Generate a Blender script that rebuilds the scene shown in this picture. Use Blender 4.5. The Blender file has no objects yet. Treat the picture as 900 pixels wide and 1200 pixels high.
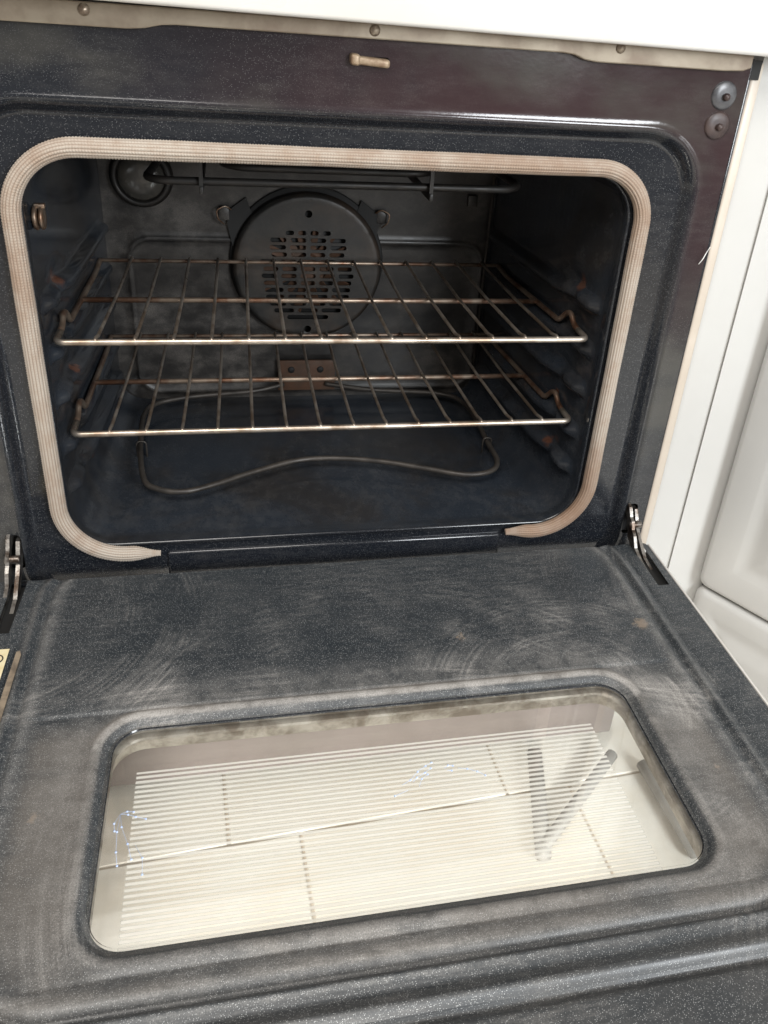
import bpy, bmesh, math, random
from mathutils import Vector, Matrix
from mathutils.geometry import delaunay_2d_cdt
random.seed(7)
S = bpy.context.scene
COL = S.collection
R = math.radians

# ------------------------------------------------------------------ camera
cam_d = bpy.data.cameras.new("camera"); cam = bpy.data.objects.new("camera", cam_d); COL.objects.link(cam)
S.camera = cam
RX = (0.97725089, -0.19919454, 0.07281645)      # right
DN = (-0.03423061, -0.48697215, -0.87274646)    # image down
FW = (0.20930592, 0.8503997, -0.48271252)       # forward
cam.matrix_world = Matrix(((RX[0], -DN[0], -FW[0], -0.1212), (RX[1], -DN[1], -FW[1], -0.8131),
                           (RX[2], -DN[2], -FW[2], 0.5891), (0, 0, 0, 1)))
cam_d.sensor_fit = 'VERTICAL'; cam_d.sensor_height = 36; cam_d.lens = 985.0 / 1200 * 36
cam_d.shift_x = -41.72 / 1200; cam_d.shift_y = -68.79 / 1200
cam_d.clip_start = 0.01; cam_d.clip_end = 100

# ------------------------------------------------------------------ light
W = bpy.data.worlds.new("World"); S.world = W; W.use_nodes = True
bg = W.node_tree.nodes["Background"]; bg.inputs[0].default_value = (1.0, 0.93, 0.86, 1); bg.inputs[1].default_value = 0.36
def area(name, loc, target, sx, sy, power, col):
    l = bpy.data.lights.new(name, 'AREA'); l.shape = 'RECTANGLE'; l.size = sx; l.size_y = sy; l.energy = power; l.color = col
    o = bpy.data.objects.new(name, l); COL.objects.link(o); o.location = loc
    o.rotation_euler = (Vector(target) - Vector(loc)).to_track_quat('-Z', 'Y').to_euler()
    return o
area("window_light", (1.25, -2.6, 1.20), (0, 0, 0.15), 0.8, 1.15, 88, (0.93, 0.97, 1.0))
area("ceiling_light", (-0.5, -1.3, 2.1), (0, -0.35, 0.0), 1.2, 1.2, 50, (1.0, 0.96, 0.91))
sp = bpy.data.lights.new("sun_patch_spot", 'SPOT'); sp.energy = 370; sp.color = (1.0, 0.97, 0.92); sp.spot_size = R(17); sp.spot_blend = 0.5; sp.shadow_soft_size = 0.05  # narrow spot added to brighten the floor seen through the door glass
spo = bpy.data.objects.new("sun_patch_spot", sp); COL.objects.link(spo); spo.location = (-0.5, -2.3, 0.34)
spo.rotation_euler = (Vector((0.02, -0.22, -0.33)) - Vector(spo.location)).to_track_quat('-Z', 'Y').to_euler()
S.view_settings.view_transform = 'Standard'; S.view_settings.look = 'None'
S.view_settings.gamma = 1; S.view_settings.use_curve_mapping = False; S.view_settings.exposure = 0.0
S.render.engine = 'CYCLES'
S.cycles.max_bounces = 10; S.cycles.transparent_max_bounces = 16

# ------------------------------------------------------------------ materials
def newmat(name):
    m = bpy.data.materials.new(name); m.use_nodes = True
    nt = m.node_tree; b = nt.nodes["Principled BSDF"]
    return m, nt, b
def N(nt, t, **kw):
    n = nt.nodes.new(t)
    for k, v in kw.items(): setattr(n, k, v)
    return n
def inp(n, **kw):
    for k, v in kw.items():
        n.inputs[k.replace('_', ' ')].default_value = v
    return n
def mth(nt, op, a, b=None, clamp=False):
    n = nt.nodes.new('ShaderNodeMath'); n.operation = op; n.use_clamp = clamp
    for i, v in enumerate((a, b)):
        if v is None: continue
        if isinstance(v, (int, float)): n.inputs[i].default_value = v
        else: nt.links.new(v, n.inputs[i])
    return n.outputs[0]
def mixc(nt, f, a, b):
    n = nt.nodes.new('ShaderNodeMix'); n.data_type = 'RGBA'
    for i, v in ((0, f), (6, a), (7, b)):
        if isinstance(v, (int, float)): n.inputs[i].default_value = v
        elif isinstance(v, tuple): n.inputs[i].default_value = (*v, 1) if len(v) == 3 else v
        else: nt.links.new(v, n.inputs[i])
    return n.outputs[2]
def coords(nt, scale=(1, 1, 1), rot=(0, 0, 0), loc=(0, 0, 0), out='Object'):
    t = N(nt, 'ShaderNodeTexCoord'); m = N(nt, 'ShaderNodeMapping')
    m.inputs['Scale'].default_value = scale; m.inputs['Rotation'].default_value = rot; m.inputs['Location'].default_value = loc
    nt.links.new(t.outputs[out], m.inputs[0]); return m.outputs[0]
def noise(nt, vec, scale, detail=4, rough=0.55, dist=0):
    n = N(nt, 'ShaderNodeTexNoise'); inp(n, Scale=scale, Detail=detail, Roughness=rough, Distortion=dist)
    nt.links.new(vec, n.inputs['Vector']); return n.outputs['Fac']
def ramp(nt, fac, lo, hi, a=0.0, b=1.0):
    n = N(nt, 'ShaderNodeMapRange'); n.interpolation_type = 'SMOOTHSTEP'
    n.inputs[1].default_value = lo; n.inputs[2].default_value = hi; n.inputs[3].default_value = a; n.inputs[4].default_value = b
    nt.links.new(fac, n.inputs[0]); return n.outputs[0]
def bump(nt, b, h, strength, dist):
    n = N(nt, 'ShaderNodeBump'); n.inputs['Strength'].default_value = strength; n.inputs['Distance'].default_value = dist
    nt.links.new(h, n.inputs['Height']); nt.links.new(n.outputs[0], b.inputs['Normal']); return n
def speckle(nt, scale, size, keep):
    v = N(nt, 'ShaderNodeTexVoronoi'); v.inputs['Scale'].default_value = scale
    nt.links.new(coords(nt), v.inputs['Vector'])
    sep = N(nt, 'ShaderNodeSeparateColor'); nt.links.new(v.outputs['Color'], sep.inputs[0])
    dot = ramp(nt, v.outputs['Distance'], size, size * 0.6)
    return mth(nt, 'MULTIPLY', mth(nt, 'MULTIPLY', dot, mth(nt, 'GREATER_THAN', sep.outputs[0], 1 - keep)), sep.outputs[1])

def enamel(name, base, spec_keep=0.55, spec_col=(0.34, 0.35, 0.36), rough=0.25, dust=0.0, dust_col=(0.36, 0.345, 0.325), stain=None, wipes=False, specstr=1.0, coat=0.0, dirt=None, sheen_film=None, spots=None, spot_col=(0.11, 0.042, 0.022), streak=(9, 60, 30)):
    m, nt, b = newmat(name)
    c = coords(nt)
    sp = speckle(nt, 900, 0.36, spec_keep)
    col = mixc(nt, mth(nt, 'MULTIPLY', sp, specstr), base, spec_col)
    big = noise(nt, c, 7, 5, 0.6)
    if stain:
        sf = ramp(nt, noise(nt, coords(nt, loc=(3, 1, 2)), stain[2], 6, 0.62, 0.6), 0.42, 0.66, 0, stain[1])
        col = mixc(nt, sf, col, stain[0])
    r = ramp(nt, big, 0.3, 0.7, rough * 0.85, rough * 1.25)
    if spots:
        for (px, py, pz_, pr) in spots:
            g = N(nt, 'ShaderNodeVectorMath', operation='DISTANCE'); nt.links.new(c, g.inputs[0]); g.inputs[1].default_value = (px, py, pz_)
            dn = mth(nt, 'ADD', g.outputs['Value'], mth(nt, 'MULTIPLY', mth(nt, 'SUBTRACT', noise(nt, c, 110, 3, 0.6), 0.5), 0.02))
            col = mixc(nt, ramp(nt, dn, pr, pr * 0.4, 0, 0.8), col, spot_col)
    if sheen_film:
        # room reflections painted into the colour: maroon tint, upper right of the frame
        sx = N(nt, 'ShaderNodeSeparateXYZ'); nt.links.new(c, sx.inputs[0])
        fa = N(nt, 'ShaderNodeAttribute'); fa.attribute_name = 'sheen_film'
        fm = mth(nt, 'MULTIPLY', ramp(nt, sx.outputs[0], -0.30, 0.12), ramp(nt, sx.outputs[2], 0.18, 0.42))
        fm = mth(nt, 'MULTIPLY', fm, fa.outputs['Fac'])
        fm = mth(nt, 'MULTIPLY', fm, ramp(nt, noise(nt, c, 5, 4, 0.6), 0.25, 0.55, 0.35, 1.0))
        col = mixc(nt, fm, col, sheen_film)
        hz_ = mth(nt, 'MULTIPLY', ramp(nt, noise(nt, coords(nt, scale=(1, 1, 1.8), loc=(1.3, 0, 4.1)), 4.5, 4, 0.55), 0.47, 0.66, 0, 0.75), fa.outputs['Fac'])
        col = mixc(nt, hz_, col, (0.052, 0.050, 0.044))  # grey patches, part of the same painted reflections
    if dust > 0:
        fine = noise(nt, coords(nt, scale=streak, rot=(0, 0, 0.12)), 4.0, 6, 0.7)
        d = mth(nt, 'MULTIPLY', ramp(nt, big, 0.30, 0.75, 0.15, 1.0), ramp(nt, fine, 0.38, 0.72, 0.12, 1.0))
        grain = noise(nt, c, 900, 2, 0.5)
        d = mth(nt, 'MULTIPLY', d, ramp(nt, grain, 0.3, 0.7, 0.35, 1.0))
        d = mth(nt, 'MULTIPLY', d, dust)
        if wipes:
            # dried wipe arcs: thin concentric streaks inside a few soft patches
            for (cx, cy, r0, r1, a) in wipes:
                g = N(nt, 'ShaderNodeVectorMath', operation='DISTANCE'); nt.links.new(c, g.inputs[0]); g.inputs[1].default_value = (cx, cy, 0)
                dist = g.outputs['Value']
                band = mth(nt, 'MULTIPLY', ramp(nt, dist, r0, r0 + 0.02), ramp(nt, dist, r1, r1 - 0.02))
                cmb = N(nt, 'ShaderNodeCombineXYZ'); nt.links.new(dist, cmb.inputs[0])
                st = noise(nt, cmb.outputs[0], 190, 5, 0.7)
                brk = noise(nt, c, 13, 3, 0.6)
                w = mth(nt, 'MULTIPLY', mth(nt, 'MULTIPLY', band, ramp(nt, st, 0.40, 0.74)), ramp(nt, brk, 0.44, 0.68, 0, a))
                d = mth(nt, 'ADD', d, mth(nt, 'MULTIPLY', w, ramp(nt, grain, 0.3, 0.7, 0.4, 1.0)), clamp=True)
        if dirt:
            at = N(nt, 'ShaderNodeAttribute'); at.attribute_name = 'dirt'
            # dried greasy film plus painted-in reflected sheen on the window half of the panel
            af = N(nt, 'ShaderNodeAttribute'); af.attribute_name = 'sheen_film'
            ff = mth(nt, 'MULTIPLY', af.outputs['Fac'], ramp(nt, noise(nt, coords(nt, scale=(1, 1.6, 1), loc=(5, 2, 1)), 9, 4, 0.55, 0.4), 0.30, 0.62, 0.30, 1.0))
            col = mixc(nt, mth(nt, 'MULTIPLY', ff, ramp(nt, grain, 0.25, 0.75, 0.7, 1.0)), col, (0.185, 0.163, 0.140))
            dd = mth(nt, 'MULTIPLY', at.outputs['Fac'], ramp(nt, noise(nt, c, 45, 5, 0.7), 0.28, 0.6, 0.15, 1.0))
            d = mth(nt, 'ADD', d, mth(nt, 'MULTIPLY', dd, ramp(nt, grain, 0.25, 0.7, 0.45, 1.0)), clamp=True)
        col = mixc(nt, d, col, dust_col)
        r = mth(nt, 'ADD', r, mth(nt, 'MULTIPLY', d, 0.5), clamp=True)
    nt.links.new(col, b.inputs['Base Color']); nt.links.new(r, b.inputs['Roughness'])
    bump(nt, b, noise(nt, c, 230, 2, 0.5), 0.04, 0.0012)
    b.inputs['Specular IOR Level'].default_value = 0.34 if dirt else 0.5
    b.inputs['Coat Weight'].default_value = coat; b.inputs['Coat Roughness'].default_value = 0.32
    return m

M = {}
M['frame'] = enamel('frame_enamel', (0.009, 0.011, 0.015), 0.6, (0.20, 0.20, 0.20), 0.13, dust=0.07, sheen_film=(0.030, 0.016, 0.018), specstr=0.6)
M['door'] = enamel('door_enamel', (0.018, 0.023, 0.028), 0.85, (0.33, 0.34, 0.34), 0.40, dust=0.28, coat=0.12, spots=[(0.303, -0.168, 0, 0.010), (0.10, -0.165, 0, 0.006), (-0.29, -0.33, 0, 0.006), (0.29, -0.36, 0, 0.005)], spot_col=(0.20, 0.155, 0.115), dirt=True,
                   wipes=[(0.20, -0.27, 0.07, 0.19, 0.62), (0.02, -0.38, 0.22, 0.33, 0.45), (-0.36, -0.09, 0.09, 0.24, 0.5), (-0.1, -1.3, 1.05, 1.12, 0.7), (0.9, -0.2, 0.56, 0.70, 0.4), (0.0, -1.7, 1.44, 1.49, 0.6)])
M['cavity'] = enamel('cavity_enamel', (0.018, 0.023, 0.031), 0.35, (0.10, 0.11, 0.12), 0.15, dust=0.12, stain=((0.020, 0.018, 0.017), 0.8, 7), specstr=0.6, streak=(14, 10, 14),
                     spots=[(-0.300, 0.100, 0.300, 0.013), (-0.300, 0.112, 0.188, 0.011), (-0.300, 0.118, 0.070, 0.013), (0.279, 0.085, 0.300, 0.012), (0.279, 0.105, 0.150, 0.009), (0.279, 0.10, 0.082, 0.012)])
M['back'] = enamel('back_wall_enamel', (0.009, 0.0085, 0.0085), 0.3, (0.08, 0.075, 0.07), 0.34, dust=1.0, dust_col=(0.17, 0.152, 0.135), stain=((0.005, 0.005, 0.0055), 0.95, 12), specstr=0.5, streak=(5, 5, 7))
M['fan'] = enamel('fan_cover_enamel', (0.010, 0.010, 0.0098), 0.2, (0.07, 0.07, 0.065), 0.42, dust=0.7, dust_col=(0.085, 0.073, 0.06), stain=((0.035, 0.022, 0.014), 0.7, 14), specstr=0.4, streak=(7, 7, 7))

def plain(name, col, rough=0.5, metal=0.0, var=None, bumpv=0.0, nscale=30, coat=0.0):
    m, nt, b = newmat(name)
    c = coords(nt)
    if var:
        f = ramp(nt, noise(nt, c, nscale, 5, 0.62, 0.3), 0.36, 0.66)
        nt.links.new(mixc(nt, f, col, var), b.inputs['Base Color'])
        nt.links.new(ramp(nt, noise(nt, c, nscale * 0.7, 3), 0.3, 0.7, rough * 0.8, min(1, rough * 1.25)), b.inputs['Roughness'])
    else:
        b.inputs['Base Color'].default_value = (*col, 1); b.inputs['Roughness'].default_value = rough
    b.inputs['Metallic'].default_value = metal; b.inputs['Coat Weight'].default_value = coat
    if bumpv: bump(nt, b, noise(nt, c, nscale * 6, 3), bumpv, 0.001)
    return m
M['white'] = plain('white_stove_enamel', (0.62, 0.605, 0.58), 0.25, var=(0.59, 0.57, 0.53), nscale=6, coat=0.3)
M['drawer'] = plain('shaded_drawer_enamel', (0.21, 0.18, 0.172), 0.35, var=(0.185, 0.16, 0.15), nscale=6)  # the door's shade on the drawer is put into this colour
M['cream'] = plain('cream_side_trim', (0.54, 0.48, 0.41), 0.4, var=(0.48, 0.42, 0.35), nscale=9, bumpv=0.05)
M['strip'] = plain('stained_metal_strip', (0.27, 0.23, 0.175), 0.42, 0.4, var=(0.17, 0.13, 0.095), nscale=14, bumpv=0.08)
M['black'] = plain('black_gap', (0.006, 0.006, 0.006), 0.7)
M['rack'] = plain('rack_steel', (0.56, 0.50, 0.43), 0.34, 0.85, var=(0.27, 0.20, 0.145), nscale=24, bumpv=0.12)
M['rackdull'] = plain('rack_steel_scorched', (0.29, 0.23, 0.18), 0.42, 0.75, var=(0.15, 0.075, 0.045), nscale=30, bumpv=0.15)
M['element'] = plain('heating_element', (0.06, 0.052, 0.045), 0.5, 0.35, var=(0.03, 0.026, 0.023), nscale=40, bumpv=0.15)
M['element_dark'] = plain('grill_element', (0.010, 0.0095, 0.009), 0.5, 0.2, var=(0.018, 0.015, 0.013), nscale=40)
M['rust'] = plain('rusty_plate', (0.085, 0.042, 0.024), 0.65, 0.2, var=(0.06, 0.035, 0.022), nscale=50, bumpv=0.2)
M['clip'] = plain('tarnished_steel', (0.28, 0.22, 0.17), 0.38, 0.75, var=(0.18, 0.10, 0.06), nscale=90, bumpv=0.1)
M['latch'] = plain('tan_latch', (0.33, 0.25, 0.17), 0.5, 0.3, var=(0.20, 0.13, 0.08), nscale=120, bumpv=0.1)
M['hinge'] = plain('worn_hinge_steel', (0.30, 0.285, 0.265), 0.36, 0.9, var=(0.07, 0.05, 0.038), nscale=70, bumpv=0.2)
M['screw'] = plain('screw_steel', (0.32, 0.27, 0.21), 0.4, 0.6, var=(0.16, 0.12, 0.09), nscale=200)
M['bumper_grey'] = plain('grey_bumper', (0.11, 0.11, 0.115), 0.35, 0.2, var=(0.05, 0.05, 0.055), nscale=55)
M['bumper_dark'] = plain('dark_bumper', (0.035, 0.024, 0.024), 0.4, 0.1, var=(0.06, 0.04, 0.036), nscale=60)
M['foil'] = plain('window_surround_metal', (0.36, 0.335, 0.295), 0.45, 0.45, var=(0.14, 0.115, 0.09), nscale=34, bumpv=0.1)
M['cabinet'] = plain('white_cabinet_paint', (0.53, 0.53, 0.515), 0.3, var=(0.50, 0.497, 0.48), nscale=3, bumpv=0.02)
M['label'] = plain('cream_label', (0.72, 0.64, 0.42), 0.5, var=(0.66, 0.54, 0.30), nscale=60)
M['ink'] = plain('label_ink', (0.02, 0.018, 0.016), 0.5)
M['tape'] = plain('tan_tape', (0.30, 0.24, 0.175), 0.4, 0.2, var=(0.15, 0.12, 0.09), nscale=60)
M['blue_mark'] = plain('pale_blue_mark', (0.42, 0.52, 0.74), 0.35)
M['lint'] = plain('white_lint', (0.8, 0.8, 0.78), 0.8)
M['grout'] = plain('floor_grout', (0.60, 0.53, 0.44), 0.9, var=(0.52, 0.45, 0.37), nscale=40)
M['tile'] = plain('cream_tile', (0.80, 0.775, 0.72), 0.45, var=(0.77, 0.71, 0.62), nscale=7)
M['shadow_grey'] = plain('shadow_bar_grey', (0.30, 0.29, 0.275), 0.5, 0.2, var=(0.36, 0.35, 0.33), nscale=30)  # grey of the added bars that stand in for shadows
M['lampglass'] = plain('smoked_lamp_glass', (0.05, 0.048, 0.043), 0.22, var=(0.085, 0.078, 0.068), nscale=40, coat=0.3)

# woven gasket: UV u = metres along, v = turns around
m, nt, b = newmat('woven_gasket')
uv = coords(nt, out='UV'); c = coords(nt)
sepx = N(nt, 'ShaderNodeSeparateXYZ'); nt.links.new(uv, sepx.inputs[0])
toast = ramp(nt, noise(nt, c, 6.5, 6, 0.68), 0.44, 0.70)
col = mixc(nt, toast, (0.39, 0.34, 0.285), (0.235, 0.15, 0.098))
for (gx_, gz_, g0, g1, ga_) in ((0.235, 0.012, 0.05, 0.16, 0.75), (0.21, 0.446, 0.06, 0.20, 0.55), (-0.02, 0.446, 0.02, 0.16, 0.35), (-0.30, 0.30, 0.01, 0.10, 0.35)):
    g = N(nt, 'ShaderNodeVectorMath', operation='DISTANCE'); nt.links.new(c, g.inputs[0]); g.inputs[1].default_value = (gx_, 0, gz_)
    gf = mth(nt, 'MULTIPLY', ramp(nt, g.outputs['Value'], g1, g0, 0, ga_), ramp(nt, noise(nt, c, 30, 5, 0.7), 0.34, 0.6, 0.25, 1.0))
    col = mixc(nt, gf, col, (0.20, 0.115, 0.065))
grime = ramp(nt, noise(nt, c, 60, 5, 0.75), 0.48, 0.75, 0, 0.7)
col = mixc(nt, grime, col, (0.30, 0.22, 0.16))
vv = mth(nt, 'PINGPONG', mth(nt, 'MULTIPLY', sepx.outputs[1], 16.0), 0.5)
rib = ramp(nt, vv, 0.02, 0.24, 0.60, 0.0)
col = mixc(nt, rib, col, (0.16, 0.10, 0.065))
nt.links.new(col, b.inputs['Base Color']); b.inputs['Roughness'].default_value = 0.62
b.inputs['Sheen Weight'].default_value = 0.15
M['gasket'] = m

# thin clear glass (inner pane: smudged; outer pane: printed white lines)
def glassmat(name, stripes=False, haze=0.03):
    m, nt, b = newmat(name); nt.nodes.remove(b)
    out = nt.nodes['Material Output']
    lw = N(nt, 'ShaderNodeLayerWeight'); lw.inputs[0].default_value = 0.5
    f5 = mth(nt, 'POWER', lw.outputs['Facing'], 5.0)
    fr = mth(nt, 'ADD', mth(nt, 'MULTIPLY', f5, 0.95), 0.045, clamp=True)
    tr = N(nt, 'ShaderNodeBsdfTransparent'); tr.inputs[0].default_value = (0.985, 0.988, 0.98, 1)
    gl = N(nt, 'ShaderNodeBsdfGlossy'); gl.inputs['Roughness'].default_value = 0.015
    mx = N(nt, 'ShaderNodeMixShader'); nt.links.new(fr, mx.inputs[0]); nt.links.new(tr.outputs[0], mx.inputs[1]); nt.links.new(gl.outputs[0], mx.inputs[2])
    df = N(nt, 'ShaderNodeBsdfDiffuse'); df.inputs[0].default_value = (0.62, 0.55, 0.49, 1)
    hz = N(nt, 'ShaderNodeMixShader'); nt.links.new(mx.outputs[0], hz.inputs[1]); nt.links.new(df.outputs[0], hz.inputs[2])
    c = coords(nt)
    sm = mth(nt, 'MULTIPLY', ramp(nt, noise(nt, coords(nt, rot=(0, 0, 0.5), scale=(1, 3, 1)), 16, 5, 0.65), 0.35, 0.75, 0.3, 1.6), haze)
    nt.links.new(sm, hz.inputs[0])
    last = hz
    if stripes:
        sx = N(nt, 'ShaderNodeSeparateXYZ'); nt.links.new(c, sx.inputs[0])
        per = mth(nt, 'FRACT', mth(nt, 'MULTIPLY', sx.outputs[1], 1 / 0.0051))
        tri = mth(nt, 'ABSOLUTE', mth(nt, 'SUBTRACT', per, 0.5))
        line = mth(nt, 'MULTIPLY', ramp(nt, tri, 0.38, 0.16), 0.72)
        def edge(o, a, bb): return ramp(nt, o, a, bb)
        inside = mth(nt, 'MULTIPLY', edge(sx.outputs[0], -0.2205, -0.2195), edge(sx.outputs[0], 0.2115, 0.2105))
        inside = mth(nt, 'MULTIPLY', inside, mth(nt, 'MULTIPLY', edge(sx.outputs[1], -0.2665, -0.2675), edge(sx.outputs[1], -0.462, -0.461)))
        line = mth(nt, 'MULTIPLY', line, inside)
        wd = N(nt, 'ShaderNodeBsdfDiffuse'); wd.inputs[0].default_value = (0.90, 0.895, 0.87, 1)
        wt = N(nt, 'ShaderNodeBsdfTranslucent'); wt.inputs[0].default_value = (0.84, 0.82, 0.77, 1)
        wm = N(nt, 'ShaderNodeMixShader'); wm.inputs[0].default_value = 0.2
        nt.links.new(wd.outputs[0], wm.inputs[1]); nt.links.new(wt.outputs[0], wm.inputs[2])
        fin = N(nt, 'ShaderNodeMixShader'); nt.links.new(line, fin.inputs[0]); nt.links.new(last.outputs[0], fin.inputs[1]); nt.links.new(wm.outputs[0], fin.inputs[2])
        last = fin
    nt.links.new(last.outputs[0], out.inputs[0])
    return m
M['glass'] = glassmat('inner_glass', False, 0.022)
M['glass_striped'] = glassmat('outer_glass_printed', True, 0.01)

# ------------------------------------------------------------------ mesh helpers
def root(name, loc, label, cat, group=None):
    o = bpy.data.objects.new(name, None); COL.objects.link(o); o.location = loc; o.empty_display_size = 0.05
    o['label'] = label; o['category'] = cat
    if group: o['group'] = group
    return o
def parent(o, p):
    if p is None: return
    o.parent = p
    t = Vector((0, 0, 0)); q = p
    while q is not None: t += q.location; q = q.parent
    o.location = o.location - t if p.parent is None else o.location
def obj(name, verts, faces, mat, par=None, smooth=True, uvs=None, angle=None):
    me = bpy.data.meshes.new(name); me.from_pydata(verts, [], faces); me.update()
    bm = bmesh.new(); bm.from_mesh(me); bmesh.ops.recalc_face_normals(bm, faces=bm.faces); bm.to_mesh(me); bm.free()
    if uvs:
        l = me.uv_layers.new(name='UVMap')
        for lp in me.loops: l.data[lp.index].uv = uvs[lp.vertex_index]
    if smooth: me.shade_smooth() if angle is None else me.shade_smooth()
    me.materials.append(M[mat])
    o = bpy.data.objects.new(name, me); COL.objects.link(o)
    if angle is not None: me.set_sharp_from_angle(angle=R(angle))
    parent(o, par)
    return o
def merge(*parts):
    V, F = [], []
    for v, f in parts:
        n = len(V); V += list(v); F += [tuple(i + n for i in q) for q in f]
    return V, F
def box(x0, x1, y0, y1, z0, z1, bev=0.0, seg=2):
    bm = bmesh.new(); bmesh.ops.create_cube(bm, size=1)
    for v in bm.verts: v.co = Vector(((x0 + x1) / 2 + v.co.x * (x1 - x0), (y0 + y1) / 2 + v.co.y * (y1 - y0), (z0 + z1) / 2 + v.co.z * (z1 - z0)))
    if bev: bmesh.ops.bevel(bm, geom=bm.edges[:], offset=bev, segments=seg, profile=0.5, affect='EDGES')
    V = [v.co.copy() for v in bm.verts]; F = [tuple(v.index for v in f.verts) for f in bm.faces]
    bm.verts.index_update(); F = [tuple(v.index for v in f.verts) for f in bm.faces]; bm.free()
    return V, F
def fillet(pts, rad, n=6, closed=False):
    P = [Vector(p) for p in pts]; out = []
    L = len(P)
    for i in range(L):
        if not closed and i in (0, L - 1): out.append(P[i]); continue
        a, b_, c_ = P[i - 1], P[i], P[(i + 1) % L]
        r = rad[i] if isinstance(rad, (list, tuple)) else rad
        u = (a - b_); v = (c_ - b_); d = min(r, u.length * 0.49, v.length * 0.49)
        p0 = b_ + u.normalized() * d; p1 = b_ + v.normalized() * d
        for k in range(n + 1):
            t = k / n; out.append(p0 * (1 - t) ** 2 + b_ * 2 * t * (1 - t) + p1 * t * t)
    return out
def smoothpath(pts, sub=6):
    P = [Vector(p) for p in pts]; out = []
    for i in range(len(P) - 1):
        p0 = P[max(i - 1, 0)]; p1 = P[i]; p2 = P[i + 1]; p3 = P[min(i + 2, len(P) - 1)]
        for k in range(sub):
            t = k / sub
            out.append(0.5 * ((2 * p1) + (p2 - p0) * t + (2 * p0 - 5 * p1 + 4 * p2 - p3) * t * t + (3 * p1 - p0 - 3 * p2 + p3) * t ** 3))
    out.append(P[-1]); return out
def tube(path, r, seg=10, caps=True):
    P = [Vector(p) for p in path]; V = []; F = []
    rr = r if isinstance(r, list) else [r] * len(P)
    t0 = (P[1] - P[0]).normalized(); nrm = t0.orthogonal().normalized()
    for i, p in enumerate(P):
        t = (P[min(i + 1, len(P) - 1)] - P[max(i - 1, 0)]).normalized()
        nrm = (nrm - t * nrm.dot(t)).normalized(); bn = t.cross(nrm)
        for k in range(seg):
            a = 2 * math.pi * k / seg; V.append(p + (nrm * math.cos(a) + bn * math.sin(a)) * rr[i])
    for i in range(len(P) - 1):
        for k in range(seg):
            F.append((i * seg + k, i * seg + (k + 1) % seg, (i + 1) * seg + (k + 1) % seg, (i + 1) * seg + k))
    if caps:
        e = len(P) - 1
        for idx, base, d in ((0, 0, -1), (e, e * seg, 1)):
            t = (P[1] - P[0]).normalized() * -1 if idx == 0 else (P[-1] - P[-2]).normalized()
            c_ = len(V); V.append(P[idx] + t * rr[idx] * 0.6)
            for k in range(seg): F.append((base + k, base + (k + 1) % seg, c_))
    return V, F
def lathe(prof, axis_o, ax, seg=32):
    """prof: (radius, height) along ax from axis_o"""
    ax = Vector(ax).normalized(); u = ax.orthogonal().normalized(); w = ax.cross(u); o = Vector(axis_o); V = []; F = []
    for (r, h) in prof:
        for k in range(seg):
            a = 2 * math.pi * k / seg; V.append(o + ax * h + (u * math.cos(a) + w * math.sin(a)) * max(r, 1e-5))
    for i in range(len(prof) - 1):
        for k in range(seg): F.append((i * seg + k, i * seg + (k + 1) % seg, (i + 1) * seg + (k + 1) % seg, (i + 1) * seg + k))
    return V, F
def extrude_yz(poly, x0, x1):
    n = len(poly); V = [Vector((x0, y, z)) for y, z in poly] + [Vector((x1, y, z)) for y, z in poly]
    F = [tuple(range(n)), tuple(range(2 * n - 1, n - 1, -1))] + [(i, (i + 1) % n, n + (i + 1) % n, n + i) for i in range(n)]
    return V, F
def rrect(x0, x1, y0, y1, r, n=10, step=0.02):
    """rounded rectangle loop, ccw; r scalar or (bl, br, tr, tl)"""
    if not isinstance(r, tuple): r = (r,) * 4
    cs = [((x0 + r[0], y0 + r[0]), r[0], 180), ((x1 - r[1], y0 + r[1]), r[1], 270), ((x1 - r[2], y1 - r[2]), r[2], 0), ((x0 + r[3], y1 - r[3]), r[3], 90)]
    out = []
    for (cx, cy), rr, a0 in cs:
        for k in range(n + 1):
            a = R(a0 + 90 * k / n); out.append((cx + rr * math.cos(a), cy + rr * math.sin(a)))
    res = []
    for i in range(len(out)):
        a = out[i]; b_ = out[(i + 1) % len(out)]; d = math.dist(a, b_); res.append(a)
        k = int(d / step)
        for j in range(1, k + 1): res.append((a[0] + (b_[0] - a[0]) * j / (k + 1), a[1] + (b_[1] - a[1]) * j / (k + 1)))
    return res
def sdf(x, y, x0, x1, y0, y1, r):
    cx, cy = (x0 + x1) / 2, (y0 + y1) / 2; hx, hy = (x1 - x0) / 2, (y1 - y0) / 2
    qx, qy = abs(x - cx) - hx + r, abs(y - cy) - hy + r
    return min(max(qx, qy), 0) + math.hypot(max(qx, 0), max(qy, 0)) - r
def inside_poly(p, poly):
    x, y = p; c_ = False; n = len(poly); j = n - 1
    for i in range(n):
        xi, yi = poly[i]; xj, yj = poly[j]
        if (yi > y) != (yj > y) and x < (xj - xi) * (y - yi) / (yj - yi) + xi: c_ = not c_
        j = i
    return c_
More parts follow.
